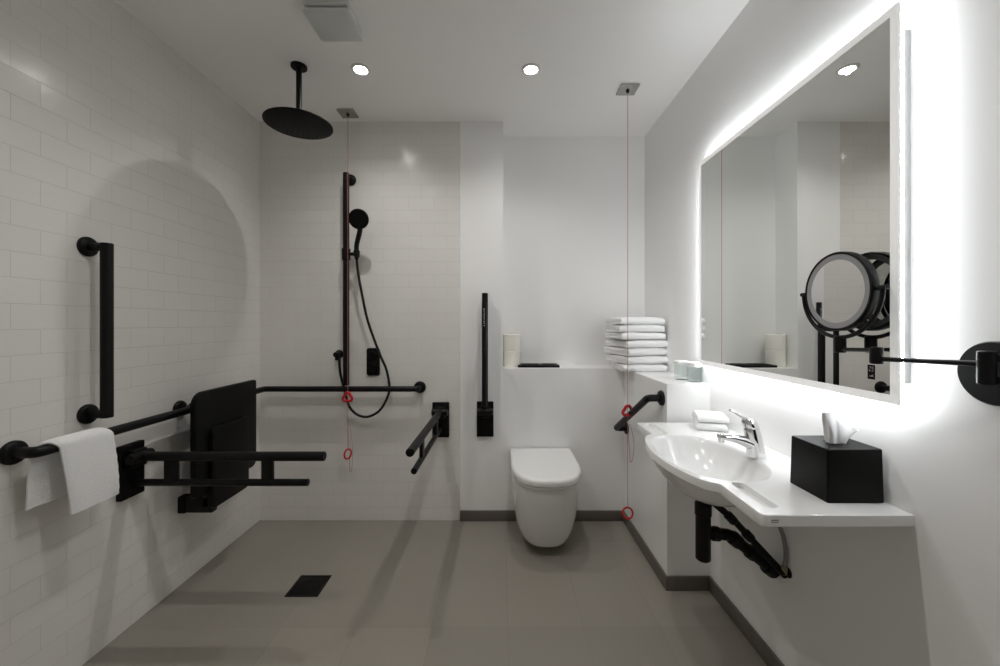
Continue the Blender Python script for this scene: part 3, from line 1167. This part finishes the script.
# bottle trap and waste pipe below
TXp, TYp = 0.678, 1.325
t = thing('waste_trap', 'black bottle trap and waste pipe under the washbasin', 'waste trap', (TXp, TYp, 0.39))
bm = bm_new()
add_lathe(bm, [(0, 0.394), (0.018, 0.395), (0.0235, 0.400), (0.0235, 0.545), (0.026, 0.548), (0.026, 0.585), (0.0235, 0.588), (0.0235, 0.620), (0, 0.620)], (TXp, TYp, 0), (0, 0, 1), 32)
obj('bottle', bm, 'black', t)
bm = bm_new()
E0 = Vector((TXp, TYp, 0.487))
E1 = Vector((0.765, TYp, 0.480))
E2 = Vector((XR - 0.004, TYp + 0.02, 0.345))
add_tube(bm, fillet([E0, E1, E2], 0.03), 0.0185, 20)
obj('outlet_pipe', bm, 'black_plastic', t)
for a, b, r in ((E0.lerp(E1, .30), E0.lerp(E1, .62), 0.0235), (E1.lerp(E2, .05), E1.lerp(E2, .22), 0.0235), (E1.lerp(E2, .42), E1.lerp(E2, .55), 0.0235), (E1.lerp(E2, .82), E1.lerp(E2, .99), 0.027)):
    bm = bm_new()
    add_tube(bm, [a, b], r, 12, round_end=0.003)
    obj('nut', bm, 'black', t)
S0, S1 = Vector((TXp + 0.02, TYp - 0.012, 0.600)), Vector((XR - 0.004, TYp - 0.03, 0.362))
bm = bm_new()
add_tube(bm, fillet([S0, S0.lerp(S1, .3) + Vector((0, 0, .012)), S1], 0.05), 0.0110, 14)
for u, v in ((.22, .32), (.46, .55)):
    add_tube(bm, [S0.lerp(S1, u) + Vector((0, 0, .009)), S0.lerp(S1, v) + Vector((0, 0, .008))], 0.015, 10, round_end=0.002)
obj('overflow_pipe', bm, 'black', t)

t = thing('supply_hose', 'braided metal supply hose rising from a wall valve under the washbasin', 'hose', (XR, 1.29, 0.39))
bm = bm_new()
add_tube(bm, spline([(0.922, 1.285, 0.395), (0.926, 1.284, 0.44), (0.916, 1.284, 0.50), (0.893, 1.285, 0.56), (0.862, 1.288, 0.64), (0.848, 1.29, 0.728)], 8), 0.0062, 12)
obj('hose', bm, 'braid', t)
bm = bm_new()
add_tube(bm, [(0.922, 1.285, 0.398), (0.922, 1.285, 0.375)], 0.0095, 8)
obj('nut', bm, 'brass', t, 'dull brass nut')
bm = bm_new()
add_tube(bm, [(XR, 1.285, 0.378), (0.908, 1.285, 0.378)], 0.0085, 14, round_end=0.002)
flange(bm, (XR, 1.285, 0.378), (-1, 0, 0), 0.016, 0.005)
obj('valve', bm, 'black', t)

# ------------------------------------------------------------------ tissue box
t = thing('tissue_box', 'square black tissue box on the near end of the washbasin', 'tissue box', (0.855, 1.016, ZB))
bx0, bx1, by0, by1, bh = 0.788, 0.926, 0.953, 1.079, 0.129
bm = bm_new()
cx, cy = (bx0 + bx1) / 2, (by0 + by1) / 2
hw, hd = (bx1 - bx0) / 2, (by1 - by0) / 2


def sq(i, z, n=8):
    return [Vector((cx + u * 1.0, cy + v, z)) for u, v in rrect(2 * (hw - i), 2 * (hd - i), 0.004, n)]


m_ = len(sq(0, 0))


def hole(z, rx=0.034, ry=0.018):
    out = []
    for p in sq(0, 0):
        a = math.atan2((p.y - cy) / hd, (p.x - cx) / hw)
        out.append(Vector((cx + .004 + rx * math.cos(a), cy + ry * math.sin(a), z)))
    return out


add_loft(bm, [sq(.001, ZB), sq(0, ZB + .0015), sq(.0022, ZB + bh - .0015), sq(.0036, ZB + bh), hole(ZB + bh), hole(ZB + bh - .004), sq(.006, ZB + bh - .0045), sq(.005, ZB + .004)], cap=True)
obj('box', bm, 'box_black', t, smooth=40)
bm = bm_new()
nu, nv_ = 48, 16
G = []
for i in range(nv_ + 1):
    v = i / nv_
    ring = []
    for j in range(nu):
        a = 2 * PI * j / nu
        c_, s_ = math.cos(a), math.sin(a)
        hgt = 0.074 - 0.044 * max(0.0, min(1.0, (c_ + .35) / 1.35)) ** 1.2
        crease = 0.0045 * math.sin(5 * a + 1.3) + 0.006 * noise.noise(Vector((c_ * 2.2, s_ * 2.2, v * 1.5 + 4)))
        rx = 0.023 + 0.011 * v ** .8 + crease * (.3 + v) - 0.003 * math.sin(v * PI)
        ry = 0.011 + crease * .6 + (0.004 * math.sin(v * PI)) - 0.006 * v ** 3
        x = cx + .006 + rx * c_ + (0.017 * v * v if c_ > 0 else -0.003 * v * (1 - v))
        y = cy + ry * s_
        z = ZB + bh - .010 + (hgt + .010) * v + 0.004 * v * noise.noise(Vector((c_ * 4, s_ * 4, 2.0)))
        ring.append(Vector((x, y, z)))
    G.append(ring)
add_loft(bm, G, cap=False)
mid = [p.lerp(Vector((cx + .008, cy, p.z - .02)), .7) for p in G[-1]]
add_loft(bm, [G[-1], mid], cap=False)
bmesh.ops.remove_doubles(bm, verts=bm.verts[:], dist=1e-5)
obj('tissue', bm, 'paper', t, 'white tissue pulled up through the slot', smooth=60)

# ------------------------------------------------------------------ lit mirror
MX, MY0, MY1, MZ0, MZ1, MB = 0.899, 0.893, 1.793, 1.004, 1.917, 0.020
t = thing('lit_mirror', 'large square backlit mirror with a glowing frosted border', 'mirror', (XR, (MY0 + MY1) / 2, MZ0))


def ring_bm(y0, y1, z0, z1, w, xa, xb):
    bm = bm_new()
    o = [(y0, z0), (y1, z0), (y1, z1), (y0, z1)]
    i = [(y0 + w, z0 + w), (y1 - w, z0 + w), (y1 - w, z1 - w), (y0 + w, z1 - w)]
    vo = [[bm.verts.new((x, y, z)) for y, z in o] for x in (xa, xb)]
    vi = [[bm.verts.new((x, y, z)) for y, z in i] for x in (xa, xb)]
    for k in range(4):
        l = (k + 1) % 4
        bm.faces.new((vo[0][k], vo[0][l], vi[0][l], vi[0][k]))
        bm.faces.new((vo[1][k], vi[1][k], vi[1][l], vo[1][l]))
        bm.faces.new((vo[0][k], vo[1][k], vo[1][l], vo[0][l]))
        bm.faces.new((vi[0][k], vi[0][l], vi[1][l], vi[1][k]))
    return bm


obj('glass', boxo(MX, MX + .005, MY0 + MB, MY1 - MB, MZ0 + MB, MZ1 - MB), 'mirror', t, 'silvered mirror glass', smooth=0)
obj('frosted_border', ring_bm(MY0, MY1, MZ0, MZ1, MB, MX, MX + .005), 'border', t, 'glowing frosted border', smooth=0)
strip = obj('light_strip', ring_bm(MY0 + .001, MY1 - .001, MZ0 + .001, MZ1 - .001, 0.003, MX + .0055, MX + .0125), 'strip', t, 'white light strip behind the border', smooth=0)
strip.data.materials.append(M['strip_back'])      # the outward edge of the strip glows most
for p in strip.data.polygons:
    c = p.center + world_loc(t)
    edge = abs(p.normal.x) < .5 and (abs(c.y - MY0 - .001) < 1e-4 or abs(c.y - MY1 + .001) < 1e-4 or abs(c.z - MZ0 - .001) < 1e-4 or abs(c.z - MZ1 + .001) < 1e-4)
    p.material_index = 0 if edge else 1
obj('casing', boxo(MX + .0130, XR, MY0 + .008, MY1 - .024, MZ0 + 0.048, MZ1 - 0.058, bev=0.001), 'backbox', t)
pc = P(871.7, 372.5, 0.951)
bm = bm_new()
add_box(bm, MX - .0008, MX + .001, 0.950, 0.968, 1.0535, 1.0885)
icon = obj('touch_panel', bm, 'black_dark', t, 'small black touch panel on the glass', smooth=0)
bm = bm_new()
xx = MX - .0011
for tri in (((0.958, 1.060), (0.946, 1.060), (0.9465, 1.0655)),
            ((0.957, 1.0845), (0.951, 1.0845), (0.951, 1.078)), ((0.957, 1.0725), (0.957, 1.0785), (0.952, 1.0725)), ((0.949, 1.0845), (0.946, 1.0845), (0.946, 1.072)), ((0.9495, 1.0765), (0.9495, 1.072), (0.947, 1.072))):
    vs = [bm.verts.new((xx, y + .007, z)) for y, z in tri] + [bm.verts.new((xx + .0006, y + .007, z)) for y, z in tri]
    bm.faces.new(vs[:3])
    bm.faces.new(vs[3:][::-1])
    for k in range(3):
        l = (k + 1) % 3
        bm.faces.new((vs[k], vs[k + 3], vs[l + 3], vs[l]))
obj('symbols', bm, 'lettering', icon, 'pale symbols', smooth=0)

# ------------------------------------------------------------------ magnifying mirror on its swing arm
t = thing('magnifying_mirror', 'round black magnifying mirror on a wall-mounted swing arm', 'mirror', (XR, 0.742, 1.093))
bm = bm_new()
add_lathe(bm, [(0, 0), (0.0605, 0), (0.0605, 0.008), (0.058, 0.011), (0, 0.011)], (XR, 0.742, 1.095), (-1, 0, 0), 56)
obj('wall_plate', bm, 'black', t)
bm = bm_new()
add_box(bm, 0.884, XR - 0.009, 0.714, 0.732, 1.119, 1.133, bev=0.002)
add_box(bm, 0.884, XR - 0.009, 0.714, 0.732, 1.079, 1.093, bev=0.002)
add_tube(bm, [(0.889, 0.723, 1.139), (0.889, 0.723, 1.077)], 0.0125, 24, round_end=0.002)
obj('wall_bracket', bm, 'black', t)
J = Vector((0.846, 0.890, 1.117))
bm = bm_new()
add_tube(bm, [(0.889, 0.723, 1.115), J + Vector((0, 0, -.008))], 0.0052, 14)
obj('long_arm', bm, 'black', t)
bm = bm_new()
add_tube(bm, [J + Vector((0, 0, .019)), J - Vector((0, 0, .019))], 0.0122, 24, round_end=0.002)
obj('elbow_joint', bm, 'black', t)
MC = Vector((0.858, 1.003, 1.270))
K = Vector((0.860, 1.002, 1.138))
bm = bm_new()
add_tube(bm, [J + Vector((0, 0, .012)), Vector((K.x, K.y, K.z - .015))], 0.0048, 14)
obj('short_arm', bm, 'black', t)
bm = bm_new()
add_tube(bm, [K + Vector((0, 0, .019)), K - Vector((0, 0, .023))], 0.0125, 24, round_end=0.002)
obj('swivel_joint', bm, 'black', t)
R_, RYK = 0.0985, 0.116
bm = bm_new()
pts = [MC + Vector((0, RYK * math.cos(a), RYK * math.sin(a))) for a in [PI + PI * k / 40 for k in range(41)]]
add_tube(bm, pts, 0.0050, 12)
for s in (1, -1):
    add_tube(bm, [MC + Vector((0, s * (RYK + .009), 0)), MC + Vector((0, s * (R_ - .004), 0))], 0.0055, 12, round_end=0.001)
obj('yoke', bm, 'black', t)
bm = bm_new()
add_lathe(bm, [(0.094, -0.0095), (0.0985, -0.010), (0.100, -0.007), (0.100, 0.007), (0.0985, 0.010), (0.094, 0.0095), (0.092, 0.0), (0.094, -0.0095)], MC, (-1, 0, 0), 72)
ho = obj('housing', bm, 'black', t)
for s, nm in ((1, 'front'), (-1, 'back')):
    a = (-s, 0, 0)
    bm = bm_new()
    add_lathe(bm, [(0.080, 0.0078), (0.0945, 0.0085), (0.0945, 0.005), (0.080, 0.005), (0.080, 0.0078)], MC, a, 64)
    obj('frosted_ring', bm, 'frost', ho, 'grey frosted ring')
    bm = bm_new()
    add_lathe(bm, [(0, 0.0076), (0.0802, 0.0076), (0.0802, 0.003), (0, 0.003)], MC, a, 64)
    obj('mirror_glass', bm, 'mirror_small', ho, 'silvered glass disc', smooth=20)

# ------------------------------------------------------------------ camera, world, view
cam = bpy.data.cameras.new('camera')
cam.sensor_width = 36.0
cam.sensor_fit = 'HORIZONTAL'
cam.lens = F * 36.0 / 1000.0
cam.shift_x = -(VX - 500) / 1000.0
cam.shift_y = -(333 - VY) / 1000.0
cam.clip_start = 0.02
co = bpy.data.objects.new('camera', cam)
C.objects.link(co)
co.location = (0, 0, CAMZ)
co.rotation_euler = (PI / 2, 0, 0)
sc = bpy.context.scene
sc.camera = co
w = bpy.data.worlds.new('world')
w.use_nodes = True
w.node_tree.nodes['Background'].inputs[0].default_value = (0, 0, 0, 1)
w.node_tree.nodes['Background'].inputs[1].default_value = 0
sc.world = w
sc.view_settings.view_transform = 'Standard'
sc.view_settings.look = 'None'
sc.view_settings.gamma = 1
sc.view_settings.use_curve_mapping = False
sc.view_settings.exposure = 0.13
sc.cycles.use_denoising = True
sc.cycles.max_bounces = 14
sc.cycles.diffuse_bounces = 8
sc.cycles.glossy_bounces = 6
sc.cycles.transparent_max_bounces = 16
sc.cycles.sample_clamp_indirect = 6.0
sc.cycles.caustics_reflective = False
